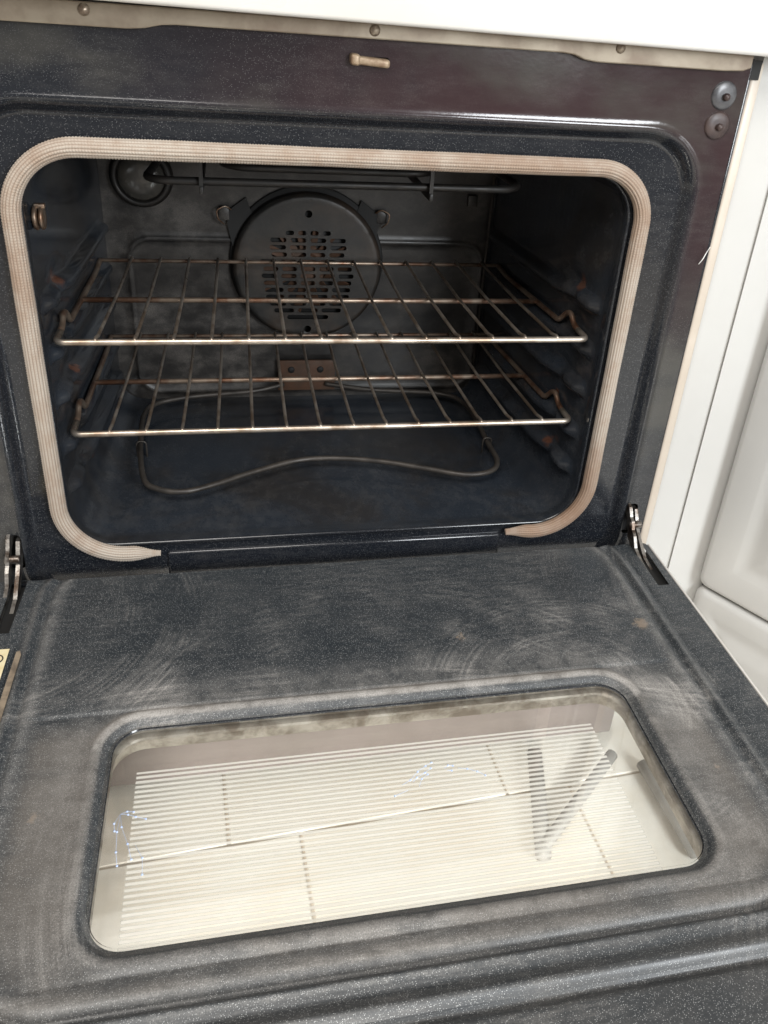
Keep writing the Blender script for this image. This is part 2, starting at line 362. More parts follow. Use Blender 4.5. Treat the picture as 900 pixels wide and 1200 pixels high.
def sheet(outline, holes, guides, grid, hfun, to3d, skip=None):
    """flat sheet with holes, its relief given by hfun(x, y); guides are loops or polylines that the mesh edges follow"""
    P = []; E = []
    def add(loop, closed=True):
        n = len(P); P.extend(Vector(q) for q in loop)
        k = len(loop)
        for i in range(k if closed else k - 1): E.append((n + i, n + (i + 1) % k))
    add(outline)
    for h in holes: add(h)
    for g in guides:
        g2 = [q for q in g if inside_poly(q, outline)]
        if g[-1] == (9, 9): add(g[:-1], False)
        elif len(g2) == len(g): add(g)
        else:
            flags = [inside_poly(q, outline) for q in g]; k0 = flags.index(False); run = []
            for k in range(1, len(g) + 1):
                q = (k0 + k) % len(g)
                if flags[q]: run.append(g[q])
                elif run:
                    if len(run) > 1: add(run, False)
                    run = []
    xs = [q[0] for q in outline]; ys = [q[1] for q in outline]
    x = min(xs) + grid
    while x < max(xs):
        y = min(ys) + grid
        while y < max(ys):
            q = (x, y)
            if (skip is None or not skip(x, y)) and inside_poly(q, outline) and not any(inside_poly(q, h) for h in holes): P.append(Vector(q))
            y += grid
        x += grid
    v, e, f, *_ = delaunay_2d_cdt(P, E, [], 0, 1e-6)
    F = []
    for t in f:
        cx = sum(v[i][0] for i in t) / len(t); cy = sum(v[i][1] for i in t) / len(t)
        if inside_poly((cx, cy), outline) and not any(inside_poly((cx, cy), h) for h in holes): F.append(tuple(t))
    V = [Vector(to3d(q[0], q[1], hfun(q[0], q[1]))) for q in v]
    used = sorted({i for t in F for i in t}); mp = {o: i for i, o in enumerate(used)}
    return [V[i] for i in used], [tuple(mp[i] for i in t) for t in F]
def sm(a, b_, x):
    t = (x - a) / (b_ - a); t = 0 if t < 0 else 1 if t > 1 else t
    return t * t * (3 - 2 * t)
def loft(rings, closed=True):
    n = len(rings[0]); V = [Vector(p) for r in rings for p in r]; F = []
    for i in range(len(rings) - 1):
        for k in range(n if closed else n - 1):
            F.append((i * n + k, i * n + (k + 1) % n, (i + 1) * n + (k + 1) % n, (i + 1) * n + k))
    return V, F

def quadplate_xz(pts, y0, y1):
    n = len(pts); V = [(x, y0, z) for x, z in pts] + [(x, y1, z) for x, z in pts]
    return V, [tuple(range(n)), tuple(range(2 * n - 1, n - 1, -1))] + [(i, (i + 1) % n, n + (i + 1) % n, n + i) for i in range(n)]
# ------------------------------------------------------------------ floor (seen through the door glass)
ZF = -0.33
fl = obj('floor', [(-2, -2.5, ZF - 0.003), (2, -2.5, ZF - 0.003), (2, 1, ZF - 0.003), (-2, 1, ZF - 0.003)], [(0, 1, 2, 3)], 'grout', None, False)
fl['kind'] = 'structure'
ang = R(3.4); ca, sa = math.cos(ang), math.sin(ang)
T = 0.36; ref = (-0.150, -0.135)
V, F = box(0.002, T - 0.002, 0.002, T - 0.002, -0.006, 0.0, 0.0012, 1)
tile_me = None
for j in range(-4, 3):
    for i in range(-4, 4):
        ox = i * T + (T * 0.24 if j % 2 else 0); oy = j * T
        if tile_me is None:
            t = obj('tile', V, F, 'tile', None, False); tile_me = t.data
        else:
            t = bpy.data.objects.new('tile', tile_me); COL.objects.link(t)
        t.location = (ref[0] + ox * ca - oy * sa, ref[1] + ox * sa + oy * ca, ZF + random.uniform(-0.0004, 0.0004))
        t.rotation_euler = (0, 0, ang); t.parent = fl

# ------------------------------------------------------------------ the oven
OV = root('oven', (0, 0.2, ZF), 'white freestanding oven with dark speckled enamel interior and its door folded down open', 'oven')
FXL, FXR = -0.386, 0.378
# --- front frame sheet in the XZ plane
OPEN = (-0.304, 0.282, 0.021, 0.437); OR_ = 0.046
STEP = (-0.352, 0.346, -0.060, 0.483)
def frame_h(x, z):
    d = sdf(x, z, *STEP, 0.062); o = sdf(x, z, *OPEN, OR_)
    y = 0.010 * (1 - sm(-0.011, 0.0, d))
    y -= 0.0015 * math.exp(-((d - 0.003) / 0.003) ** 2)
    y -= 0.005 * (1 - sm(0.001, 0.007, o))
    y += 0.004 * (1 - sm(-0.001, 0.0015, o))
    y += 0.0012 * math.sin(x * 9 + 1) * math.sin(z * 11) * sm(0, 0.03, d)
    return y
def hsl(x): return rrect(x - 0.008, x + 0.008, 0.0, 0.044, 0.005, 4)
HXL, HXR = -0.363, 0.3590
outl = rrect(FXL, FXR, -0.095, 0.556, 0.004, 3)
guides = [rrect(STEP[0] - k, STEP[1] + k, STEP[2] - k, STEP[3] + k, 0.062 + k, 14, 0.012) for k in (0.018, 0.014, 0.011, 0.008, 0.0065, 0.005, 0.004, 0.003, 0.001, -0.002, -0.004, -0.0065, -0.009, -0.0115, -0.014, -0.018, -0.023)]
guides += [rrect(OPEN[0] - k, OPEN[1] + k, OPEN[2] - k, OPEN[3] + k, OR_ + k, 12, 0.012) for k in (0.001, 0.0025, 0.004, 0.0055, 0.007, 0.009)]
hole_open = rrect(*OPEN, OR_, 12, 0.012)
latch_hole = rrect(-0.011, 0.021, 0.5262, 0.5332, 0.002, 3)
V, F = sheet(outl, [hole_open, hsl(HXL), hsl(HXR), latch_hole], guides, 0.014, frame_h, lambda x, y, h: (x, h, y), lambda x, y: -0.026 < sdf(x, y, *STEP, 0.062) < 0.020 or sdf(x, y, *OPEN, OR_) < 0.014)
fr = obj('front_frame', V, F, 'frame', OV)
at_ = fr.data.attributes.new('sheen_film', 'FLOAT', 'POINT')  # mask of the painted room reflections, outside the step
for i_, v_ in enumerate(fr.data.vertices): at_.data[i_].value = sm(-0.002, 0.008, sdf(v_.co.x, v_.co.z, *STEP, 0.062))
# folded edge of the frame, right and left
obj('frame_edge', *box(FXR - 0.0005, FXR + 0.0025, 0.0005, 0.03, -0.06, 0.553, 0.0008), 'frame', OV, angle=40)
obj('frame_edge', *box(FXL - 0.0025, FXL + 0.0005, 0.0005, 0.03, -0.06, 0.553, 0.0008), 'frame', OV, angle=40)
# dark void behind the slots
for hx in (HXL, HXR):
    obj('hinge_pocket', *box(hx - 0.0095, hx + 0.0095, 0.012, 0.06, -0.004, 0.048), 'black', OV, False)
obj('latch_pocket', *box(-0.012, 0.022, 0.010, 0.04, 0.523, 0.536), 'black', OV, False)
# --- cavity liner, lofted from the opening to the back wall with pressed rack rails
YB = 0.39
RAILS = (0.2880, 0.2345, 0.1850, 0.1275, 0.0780)
def ring(y):
    t = (y - 0.008) / (YB - 0.008); fl_ = sm(0, 0.06, t)
    x0 = -0.304 - 0.004 * fl_ + 0.018 * t; x1 = 0.282 + 0.004 * fl_ - 0.036 * t
    z0 = 0.021 - 0.003 * fl_ ; z1 = 0.437 + 0.002 * fl_
    r = 0.046 - 0.012 * t
    pts = rrect(x0, x1, z0, z1, r, 10, 0.0035)
    return pts, x0, x1
base_pts, _, _ = ring(0.008)
NB = len(base_pts)
ys = [0.008 + (YB - 0.008) * (k / 110) for k in range(111)]
rings = []
def rail(y, z):
    s = 0
    for i, zk in enumerate(RAILS):
        zz = zk - 0.004 * sm(0.10, 0.14, y)
        prof = math.exp(-((z - zz) / 0.0075) ** 6)
        ends = sm(0.030, 0.048, y) * (1 - sm(0.352, 0.37, y))
        dip = 1 - 0.55 * math.exp(-((y - 0.088) / 0.012) ** 2)
        s = max(s, prof * ends * dip)
    # shallow pressed pockets below each rail
    v = 0
    for zk in RAILS[::2]:
        v = max(v, math.exp(-((y - 0.105) / 0.022) ** 2 - ((z - zk - 0.012) / 0.012) ** 2))
    return 0.0120 * s - 0.004 * v
def resample(pts, n):
    L = [0]
    for i in range(len(pts)): L.append(L[-1] + math.dist(pts[i], pts[(i + 1) % len(pts)]))
    out = []; j = 0
    for k in range(n):
        t = L[-1] * k / n
        while L[j + 1] < t: j += 1
        a = pts[j]; b_ = pts[(j + 1) % len(pts)]; u = (t - L[j]) / max(L[j + 1] - L[j], 1e-9)
        out.append((a[0] + (b_[0] - a[0]) * u, a[1] + (b_[1] - a[1]) * u))
    return out
for y in ys:
    pts, x0, x1 = ring(y); pts = resample(pts, 560); rr = []
    for (x, z) in pts:
        if 0.05 < z < 0.40:
            if x < x0 + 0.01: x += rail(y, z)
            elif x > x1 - 0.01: x -= rail(y, z)
        rr.append((x, y, z))
    rings.append(rr)
V, F = loft(rings)
lin = obj('cavity_liner', V, F, 'cavity', OV)
# --- back wall
def back_h(x, z):
    d = sdf(x, z, -0.262, 0.246, 0.031, 0.262, 0.03)
    h = -0.004 * math.exp(-((d) / 0.0035) ** 2)
    h += 0.003 * (1 - sm(-0.26, -0.255, x))
    return h
bo = rrect(-0.30, 0.262, 0.01, 0.445, 0.03, 8)
bg_ = [rrect(-0.262 - k, 0.246 + k, 0.031 - k, 0.262 + k, 0.03 + k, 10, 0.02) for k in (-0.006, -0.003, 0, 0.003, 0.006)]
V, F = sheet(bo, [], bg_, 0.012, back_h, lambda x, y, h: (x, YB - 0.001 + h, y))
bw = obj('back_wall', V, F, 'back', OV)
# --- fan cover: disc with slots
FC = Vector((-0.0163, 0.370, 0.227)); FR = 0.1054
rows = [(5, -1.2, 1.2, 4), (4, -1.95, 1.95, 4), (3, -2.0, 2.0, 4), (2, -1.9, 1.9, 4), (1, -2.45, 2.45, 5), (0, -2.3, 2.3, 5), (-1, -2.4, 2.4, 5), (-2, -2.3, 2.3, 5), (-3, -2.25, 2.25, 4), (-4, -2.2, 2.2, 4), (-5, -2.0, 2.0, 4), (-6, -1.8, 1.8, 3), (-7, -1.15, 1.15, 1)]
holes = []
for (k, a, b_, n) in rows:
    zc = k * 0.0103; a *= 0.0285; b_ *= 0.0285; w = (b_ - a) / n
    for i in range(n):
        g = 0.0028
        holes.append([(q[0], q[1] + zc) for q in rrect(a + i * w + g, a + (i + 1) * w - g, -0.0032, 0.0032, 0.0028, 3)])
for zz in (0.078, -0.0905): holes.append([(0.0052 * math.cos(2 * math.pi * k / 14), zz + 0.0052 * math.sin(2 * math.pi * k / 14)) for k in range(14)])
oc = [(FR * math.cos(2 * math.pi * k / 96), FR * math.sin(2 * math.pi * k / 96)) for k in range(96)]
gl_ = [[(q[0] * s, q[1] * s) for q in oc] for s in (0.985, 0.965, 0.94, 0.90)]
V, F = sheet(oc, holes, gl_, 0.012, lambda x, y: 0.006 * sm(0.955, 1.0, math.hypot(x, y) / FR) - 0.0, lambda x, y, h: (FC.x + x, FC.y + h, FC.z + y))
fc = obj('fan_cover', V, F, 'fan', OV)
for p_ in fc.data.polygons:
    p_.use_smooth = math.hypot(p_.center.x - FC.x, p_.center.z - FC.z) > 0.90 * FR
sol = fc.modifiers.new('thickness', 'SOLIDIFY'); sol.thickness = 0.0014; sol.offset = 0
V, F = lathe([(FR - 0.0005, 0.006), (FR + 0.0012, 0.008), (FR + 0.0005, 0.014), (FR - 0.003, 0.017)], FC, (0, 1, 0), 96)
obj('cover_rim', V, F, 'fan', fc)
# impeller behind the slots
bl = []
for k in range(14):
    a = 2 * math.pi * k / 14
    v, f = box(0.028, 0.07, -0.0008, 0.0008, -0.006, 0.006)
    rot = Matrix.Translation(FC + Vector((0, 0.0095, 0))) @ Matrix.Rotation(a, 4, 'Y') @ Matrix.Rotation(0.6, 4, 'X')
    bl.append(([rot @ p for p in v], f))
bl.append(lathe([(0, -0.002), (0.018, -0.002), (0.02, 0.004), (0.03, 0.005)], FC + Vector((0, 0.008, 0)), (0, 1, 0), 24))
obj('fan_blades', *merge(*bl), 'rust', OV, False)
# dark mounting plate with two ears
V, F = lathe([(0, 0), (0.1085, 0.0), (0.110, 0.0015), (0.110, 0.003)], (FC.x, 0.3835, FC.z + 0.004), (0, 1, 0), 64)
obj('fan_mounting_plate', V, F, 'black', OV)
for (ex, ez, s) in ((-0.131, 0.300, -1), (0.089, 0.300, 1)):
    P = [(ex + s * 0.000, 0.379, ez - 0.014), (ex + s * 0.008, 0.374, ez - 0.006), (ex + s * 0.010, 0.374, ez + 0.006), (ex - s * 0.002, 0.376, ez + 0.012), (ex - s * 0.010, 0.379, ez + 0.006)]
    obj('fan_ear', *quadplate_xz([(ex - s * 0.030, ez + 0.022), (ex - s * 0.006, ez + 0.004), (ex - s * 0.004, ez - 0.014), (ex - s * 0.010, ez - 0.045), (ex - s * 0.05, ez - 0.03)], 0.3822, 0.3862), 'black', OV, False)
    obj('fan_clip', *tube(fillet(P, 0.004, 4), 0.0011, 8), 'clip', OV)
    obj('fan_clip_plate', *box(ex - 0.007, ex + 0.007, 0.381, 0.3838, ez - 0.009, ez + 0.009, 0.001), 'back', OV, angle=40)
# --- lamp, upper left of the back wall
LC = Vector((-0.236, 0.3815, 0.345))
V, F = lathe([(0.030, 0.004), (0.031, -0.003), (0.034, -0.005), (0.039, -0.003), (0.041, 0.006)], LC, (0, 1, 0), 48)
lamp = obj('lamp_ring', V, F, 'element_dark', OV)
V, F = lathe([(0.0305, 0.001), (0.027, -0.006), (0.018, -0.010), (0.008, -0.0118), (0, -0.012)], LC, (0, 1, 0), 40)
obj('lamp_lens', V, F, 'lampglass', OV)
# --- rusty terminal plate of the lower element
v, f = box(-0.060, 0.027, 0.376, 0.381, 0.0335, 0.083, 0.0015)
tp = obj('terminal_plate', v, f, 'rust', OV, angle=40)
for (px, pz) in ((-0.040, 0.068), (0.004, 0.068)):
    obj('screw_hole', *lathe([(0, -0.0012), (0.0045, -0.0012), (0.0052, 0.0), (0.0056, 0.003)], (px, 0.3755, pz), (0, 1, 0), 16), 'black', tp)
# back-wall small square plate near the right corner
obj('thermostat_clip', *box(0.214, 0.228, 0.382, 0.3875, 0.318, 0.334, 0.001), 'back', OV, angle=40)
obj('corner_rod', *tube([(0.2475, 0.376, 0.40), (0.2475, 0.376, 0.06)], 0.0022, 8), 'element', OV)
# --- lower heating element
EP = [(-0.052, 0.374, 0.045), (-0.10, 0.362, 0.040), (-0.20, 0.352, 0.036), (-0.247, 0.320, 0.035), (-0.2497, 0.227, 0.035), (-0.2385, 0.126, 0.035), (-0.2197, 0.0978, 0.035), (-0.1893, 0.0894, 0.035), (-0.1542, 0.1025, 0.035), (-0.1014, 0.1319, 0.035), (-0.0453, 0.1562, 0.035), (0.0111, 0.1571, 0.035), (0.0666, 0.1438, 0.035), (0.1202, 0.1216, 0.035), (0.168, 0.1024, 0.035), (0.2048, 0.1085, 0.035), (0.2215, 0.1348, 0.035), (0.2225, 0.18, 0.035), (0.222, 0.30, 0.035), (0.19, 0.348, 0.036), (0.08, 0.36, 0.040), (0.012, 0.374, 0.045)]
el = obj('heating_element', *tube(smoothpath(EP, 8), 0.0036, 12), 'element', OV)
for (ex, ey) in ((-0.2475, 0.21), (0.2225, 0.19)):
    obj('element_support', *tube(fillet([(ex - 0.006, ey, 0.018), (ex - 0.006, ey, 0.041), (ex + 0.006, ey, 0.041), (ex + 0.006, ey, 0.018)], 0.005, 4), 0.0013, 8), 'element', OV)
# --- grill element under the roof
GP = [(-0.19, 0.385, 0.405), (-0.20, 0.16, 0.402), (-0.206, 0.115, 0.400), (-0.19, 0.10, 0.400), (0.18, 0.10, 0.402), (0.198, 0.12, 0.402), (0.19, 0.29, 0.402), (0.165, 0.31, 0.402), (0.13, 0.29, 0.402), (0.115, 0.19, 0.402), (0.095, 0.17, 0.402), (-0.11, 0.17, 0.402), (-0.13, 0.19, 0.402), (-0.135, 0.385, 0.405)]
obj('grill_element', *tube(fillet(GP, 0.025, 6), 0.0042, 10), 'element_dark', OV)
for gx in (-0.15, 0.09):
    obj('grill_bracket', *merge(box(gx - 0.002, gx + 0.002, 0.088, 0.31, 0.389, 0.397, 0.0008), box(gx - 0.002, gx + 0.002, 0.090, 0.094, 0.3965, 0.436), box(gx - 0.002, gx + 0.002, 0.300, 0.304, 0.3965, 0.436)), 'element_dark', OV, angle=40)
# --- small rusty clip (temperature probe holder) on the left wall
kz, ky = 0.372, 0.050
obj('probe_clip', *merge(lathe([(0.0, 0.0085), (0.004, 0.0085), (0.0105, 0.008), (0.0115, 0.006), (0.0105, 0.0045), (0.0045, 0.004), (0.0045, -0.003)], (-0.3035, ky, kz), (1, 0, 0), 20),
                        lathe([(0.0045, 0.003), (0.0112, 0.0025), (0.012, 0.001), (0.011, -0.001)], (-0.3035, ky, kz), (1, 0, 0), 20),
                        box(-0.3035, -0.2935, ky - 0.003, ky + 0.003, kz + 0.009, kz + 0.0135, 0.001)), 'clip', OV)

# --- woven door gasket
GX0, GX1, GZ0, GZ1, GY = -0.3131, 0.2956, 0.0106, 0.4463, 0.0008
def arc(cx, cz, r, a0, a1, n=14): return [(cx + r * math.cos(R(a0 + (a1 - a0) * k / n)), cz + r * math.sin(R(a0 + (a1 - a0) * k / n))) for k in range(n + 1)]
rb, rt = 0.066, 0.056
path = [(-0.2125, 0.0075), (-0.225, 0.0085), (-0.24, GZ0)] + arc(GX0 + rb, GZ0 + rb, rb, 270, 180) + arc(GX0 + rt + 0.006, GZ1 - rt - 0.006, rt + 0.006, 180, 90) + arc(GX1 - rt, GZ1 - rt, rt, 90, 0) + arc(GX1 - rb, GZ0 + rb, rb, 0, -90) + [(0.222, GZ0 + 0.0005), (0.208, GZ0), (0.1965, GZ0 - 0.0005)]
L = [0]
for a, b_ in zip(path, path[1:]): L.append(L[-1] + math.dist(a, b_))
tot = L[-1]; stepl = 0.00065; n = int(tot / stepl); SEG = 80
V = []; UVs = []; j = 0
def at_len(t):
    t = max(0, min(tot, t)); lo, hi = 0, len(L) - 1
    while hi - lo > 1:
        mid = (lo + hi) // 2
        if L[mid] <= t: lo = mid
        else: hi = mid
    u = (t - L[lo]) / max(L[hi] - L[lo], 1e-9)
    return Vector((path[lo][0] + (path[hi][0] - path[lo][0]) * u, path[lo][1] + (path[hi][1] - path[lo][1]) * u))
ROWS = 16
for i in range(n + 1):
    t = tot * i / n; p = at_len(t); tg = (at_len(t + 0.004) - at_len(t - 0.004)).normalized(); nr = Vector((-tg.y, tg.x))
    e = min(t, tot - t); tp_ = 0.30 + 0.70 * sm(0, 0.032, e) if t < tot / 2 else 0.42 + 0.58 * sm(0, 0.030, e)
    wob = 0.0002 * math.sin(t * 23) + 0.0001 * math.sin(t * 71 + 1)
    for k in range(SEG):
        a = 2 * math.pi * k / SEG; v = k / SEG
        row = v * ROWS; fr_ = row - math.floor(row)
        ribh = 1 - abs(2 * fr_ - 1) ** 2.5
        sl = 1 if int(math.floor(row)) % 2 else -1
        st = 0.5 + 0.5 * math.sin(2 * math.pi * (t / 0.0026) + sl * (fr_ - 0.5) * 3.0)
        rel = 0.0010 * ribh * (0.50 + 0.60 * st)
        ra = (0.0079 + wob) * tp_ + rel; rb_ = (0.0070 + wob) * tp_ + rel
        V.append(Vector((p.x + nr.x * ra * math.cos(a), GY - rb_ * math.sin(a) + (1 - tp_) * 0.003, p.y + nr.y * ra * math.cos(a)))); UVs.append((t, v))
F = []
for i in range(n):
    for k in range(SEG): F.append((i * SEG + k, i * SEG + (k + 1) % SEG, (i + 1) * SEG + (k + 1) % SEG, (i + 1) * SEG + k))
F.append(tuple(range(SEG))); F.append(tuple(n * SEG + k for k in range(SEG)))
ga = obj('gasket', V, F, 'gasket', OV, uvs=UVs)
ga['label'] = 'cream woven fibreglass gasket with browned stretches'
# --- sill strip between the gasket ends
obj('sill_strip', *box(-0.206, 0.192, 0.0060, 0.016, -0.05, 0.0050, 0.003, 3), 'frame', OV, angle=40)
# --- rusty latch stub
lv = merge(box(-0.0135, 0.021, -0.008, 0.012, 0.5258, 0.5330, 0.0025, 3), box(-0.0145, -0.006, -0.010, 0.006, 0.5250, 0.5345, 0.0025, 3))
obj('latch', [Vector((p.x, p.y, p.z - (p.x - 0.004) * 0.06)) for p in lv[0]], lv[1], 'latch', OV)
# --- bumpers at the upper right corner
for (bz, mt_) in ((0.5190, 'bumper_grey'), (0.4912, 'bumper_dark')):
    bp = obj('bumper', *lathe([(0, -0.0022), (0.006, -0.0022), (0.0115, -0.0016), (0.0132, -0.0004), (0.0136, 0.002)], (0.3555, 0.0, bz), (0, 1, 0), 32), mt_, OV)
    obj('screw', *lathe([(0, -0.0062), (0.0026, -0.0058), (0.0036, -0.004), (0.0036, 0.001)], (0.3565, -0.001, bz - 0.001), (0, 1, 0), 16), 'bumper_dark', bp)
# --- stained metal strip under the white control panel
pz = [(-0.395, 0.5605), (0.374, 0.5605), (0.374, 0.5450), (0.366, 0.5420), (0.345, 0.5410), (0.215, 0.5412), (0.203, 0.5425), (0.192, 0.5462), (0.180, 0.5472), (-0.160, 0.5478), (-0.172, 0.5470), (-0.186, 0.5438), (-0.20, 0.5425), (-0.395, 0.5420)]
Vp = [Vector((x, -0.007, z)) for x, z in pz] + [Vector((x, 0.004, z)) for x, z in pz]; n_ = len(pz)
st_ = obj('metal_strip', Vp, [tuple(range(n_)), tuple(range(2 * n_ - 1, n_ - 1, -1))] + [(i, (i + 1) % n_, n_ + (i + 1) % n_, n_ + i) for i in range(n_)], 'strip', OV, False)
bv = st_.modifiers.new('bevel', 'BEVEL'); bv.width = 0.0012; bv.segments = 2
for sx in (-0.232, 0.006, 0.236):
    obj('screw', *lathe([(0, -0.0035), (0.003, -0.003), (0.0048, -0.0008), (0.005, 0.002)], (sx, -0.0065, 0.5545), (0, 1, 0), 18), 'screw', st_)
# --- white panel (front of the cooktop) above
V, F = box(-0.46, 0.425, -0.034, 0.05, 0.0, 0.085, 0.004, 3)
V = [Vector((p.x, p.y, p.z + 0.5605 - 0.0095 * p.x)) for p in V]
obj('control_panel', V, F, 'white', OV, angle=40)
obj('panel_gap', *box(-0.40, 0.376, -0.003, 0.03, 0.5602, 0.566), 'black', OV, False)
# --- side trims and white body sides
obj('side_trim', *box(0.3812, 0.3935, 0.002, 0.03, -0.30, 0.5500, 0.003, 3), 'cream', OV, angle=40)
obj('side_trim', *box(-0.401, -0.389, 0.002, 0.03, -0.30, 0.5500, 0.003, 3), 'cream', OV, angle=40)
obj('corner_gap', *box(0.3785, 0.3885, 0.0, 0.003, 0.5345, 0.552), 'black', OV, False)
obj('body_side', *box(0.3805, 0.3915, 0.031, 0.60, -0.30, 0.55, 0.002), 'white', OV, angle=40)
obj('body_side', *box(-0.399, -0.3885, 0.031, 0.60, -0.30, 0.55, 0.002), 'white', OV, angle=40)
obj('body_back', *box(-0.387, 0.379, 0.56, 0.60, -0.30, 0.55), 'black', OV, False)
obj('body_roof', *box(-0.387, 0.379, 0.055, 0.555, 0.50, 0.545), 'black', OV, False)
obj('body_base', *box(-0.387, 0.379, 0.035, 0.555, -0.10, -0.07), 'black', OV, False)
# --- storage drawer below the door
obj('drawer_front', *box(-0.385, 0.378, -0.048, -0.002, -0.310, -0.072, 0.004, 3), 'drawer', OV, angle=40)
obj('plinth', *box(-0.36, 0.355, 0.0, 0.03, ZF, -0.30), 'black', OV, False)

# --- the door (folded down): inner panel in the XY plane, z up
DR = bpy.data.objects.new('door', None); COL.objects.link(DR); DR.parent = OV
DR.location = (0, 0, 0)
DR['label'] = 'open oven door lying flat, speckled dark inner panel with window'
dx0, dx1, dyn, dyf = -0.381, 0.3755, -0.615, -0.0235
WIN = (-0.2375, 0.2421, -0.4445, -0.2450); WR = 0.026
EMB = (-0.3265, 0.3245, -0.4915, 0.02)
def door_h(x, y):
    d = sdf(x, y, *EMB, 0.075); w = sdf(x, y, *WIN, WR)
    z = 0.0
    # pressed double groove round the panel
    z -= (0.0034 if y > -0.46 else 0.0034 + 0.0050 * sm(-0.46, -0.485, y)) * math.exp(-((d + 0.004) / 0.0040) ** 2)
    z += 0.0016 * math.exp(-((d - 0.0035) / 0.003) ** 2)
    z -= 0.0018 * math.exp(-((d - 0.013) / 0.0028) ** 2)
    z -= 0.0016 * (1 - sm(-0.018, -0.006, d))
    # crosswise crease behind the window, wider dish round the window
    g = sm(-0.012, -0.03, d)
    z -= 0.0016 * g * sm(-0.2235, -0.2285, y)
    z -= 0.0012 * g * math.exp(-((y + 0.2262) / 0.0016) ** 2)
    z -= 0.0010 * g * math.exp(-((y + 0.4660) / 0.0022) ** 2)
    # rim of the window opening: raised roll, then dropping to the glass
    z += 0.0024 * math.exp(-((w - 0.014) / 0.006) ** 2)
    z -= 0.0060 * (1 - sm(-0.001, 0.0095, w))
    # two cross ridges at the handle end
    z += 0.0030 * math.exp(-((y + 0.5150) / 0.0045) ** 2) - 0.0060 * math.exp(-((y + 0.5245) / 0.0045) ** 2)
    # slight unevenness of thin sheet metal
    z += 0.0005 * math.sin(x * 13 + 0.6) * math.sin(y * 17 + 1.1)
    return z
def dslot(x, sgn): return [(x - 0.007, -0.108), (x + 0.007, -0.108), (x + 0.009, -0.044), (x + 0.009, -0.0245), (x - 0.006, -0.0245), (x - 0.006, -0.044)]
outl = rrect(dx0, dx1, dyn, dyf, 0.006, 4, 0.02)
win_hole = rrect(*WIN, WR, 12, 0.008)
guides = [rrect(WIN[0] - k, WIN[1] + k, WIN[2] - k, WIN[3] + k, WR + k, 12, 0.010) for k in (0.001, 0.002, 0.0032, 0.0045, 0.006, 0.008, 0.010, 0.0125, 0.015, 0.018, 0.022)]
guides += [rrect(EMB[0] - k, EMB[1] + k, EMB[2] - k, EMB[3] + k, 0.075 + k, 16, 0.010) for k in (0.0175, 0.015, 0.013, 0.011, 0.009, 0.0075, 0.006, 0.0048, 0.0035, 0.0022, 0.001, -0.0015, -0.004, -0.0065, -0.009, -0.013, -0.018, -0.024, -0.03)]
for yy in (-0.2225, -0.2245, -0.2262, -0.228, -0.2300, -0.4625, -0.4645, -0.466, -0.4675, -0.4695) + tuple(-0.5105 - 0.0015 * k for k in range(17)):
    guides.append([(dx0 + 0.004 + (dx1 - dx0 - 0.008) * k / 90, yy) for k in range(91)] + [(9, 9)])
V, F = sheet(outl, [win_hole, dslot(-0.3585, -1), dslot(0.3590, 1)], guides, 0.012, door_h, lambda x, y, h: (x, y, h), lambda x, y: -0.036 < sdf(x, y, *EMB, 0.075) < 0.023 or sdf(x, y, *WIN, WR) < 0.026 or -0.236 < y < -0.216 or -0.475 < y < -0.457 or -0.541 < y < -0.50)
V = [Vector(p) for p in V]
dp = obj('inner_panel', V, F, 'door', OV)
def dpar(o):
    o.parent = DR; o.location = (0, -0.2, -ZF); return o
at_ = dp.data.attributes.new('dirt', 'FLOAT', 'POINT')
for i_, v_ in enumerate(dp.data.vertices):
    x_, y_ = v_.co.x, v_.co.y; w_ = sdf(x_, y_, *WIN, WR); d_ = sdf(x_, y_, *EMB, 0.075)
    q_ = 0.9 * sm(0.008, 0.0105, w_) * (1 - sm(0.016, 0.019, w_)) * (1.0 if y_ > -0.27 else 0.4)
    q_ = max(q_, 0.30 * math.exp(-((w_ - 0.03) / 0.022) ** 2) * (1 if y_ > -0.35 else 0.6))
    q_ = max(q_, 0.32 * math.exp(-((d_ + 0.012) / 0.006) ** 2), 0.20 * math.exp(-((d_ - 0.006) / 0.003) ** 2))
    at_.data[i_].value = q_
af_ = dp.data.attributes.new('sheen_film', 'FLOAT', 'POINT')  # mask of the grease and the painted sheen
for i_, v_ in enumerate(dp.data.vertices):
    x_, y_ = v_.co.x, v_.co.y; w_ = sdf(x_, y_, *WIN, WR); d_ = sdf(x_, y_, *EMB, 0.075)
    q_ = 0.52 * sm(-0.012, -0.03, d_) * sm(-0.224, -0.262, y_) * sm(0.007, 0.012, w_)
    q_ = max(q_, 0.16 * sm(-0.49, -0.52, y_), (0.75 if y_ > -0.26 else 0.3) * sm(0.008, 0.011, w_) * (1 - sm(0.017, 0.022, w_)))
    q_ = max(q_, 0.5 * math.exp(-((y_ + 0.476) / 0.008) ** 2) * sm(0.004, -0.01, d_))
    af_.data[i_].value = q_
dp.parent = DR; dp.location = (0, -0.2, -ZF)
def dobj(*a, **k):
    return dpar(obj(*a, **k))
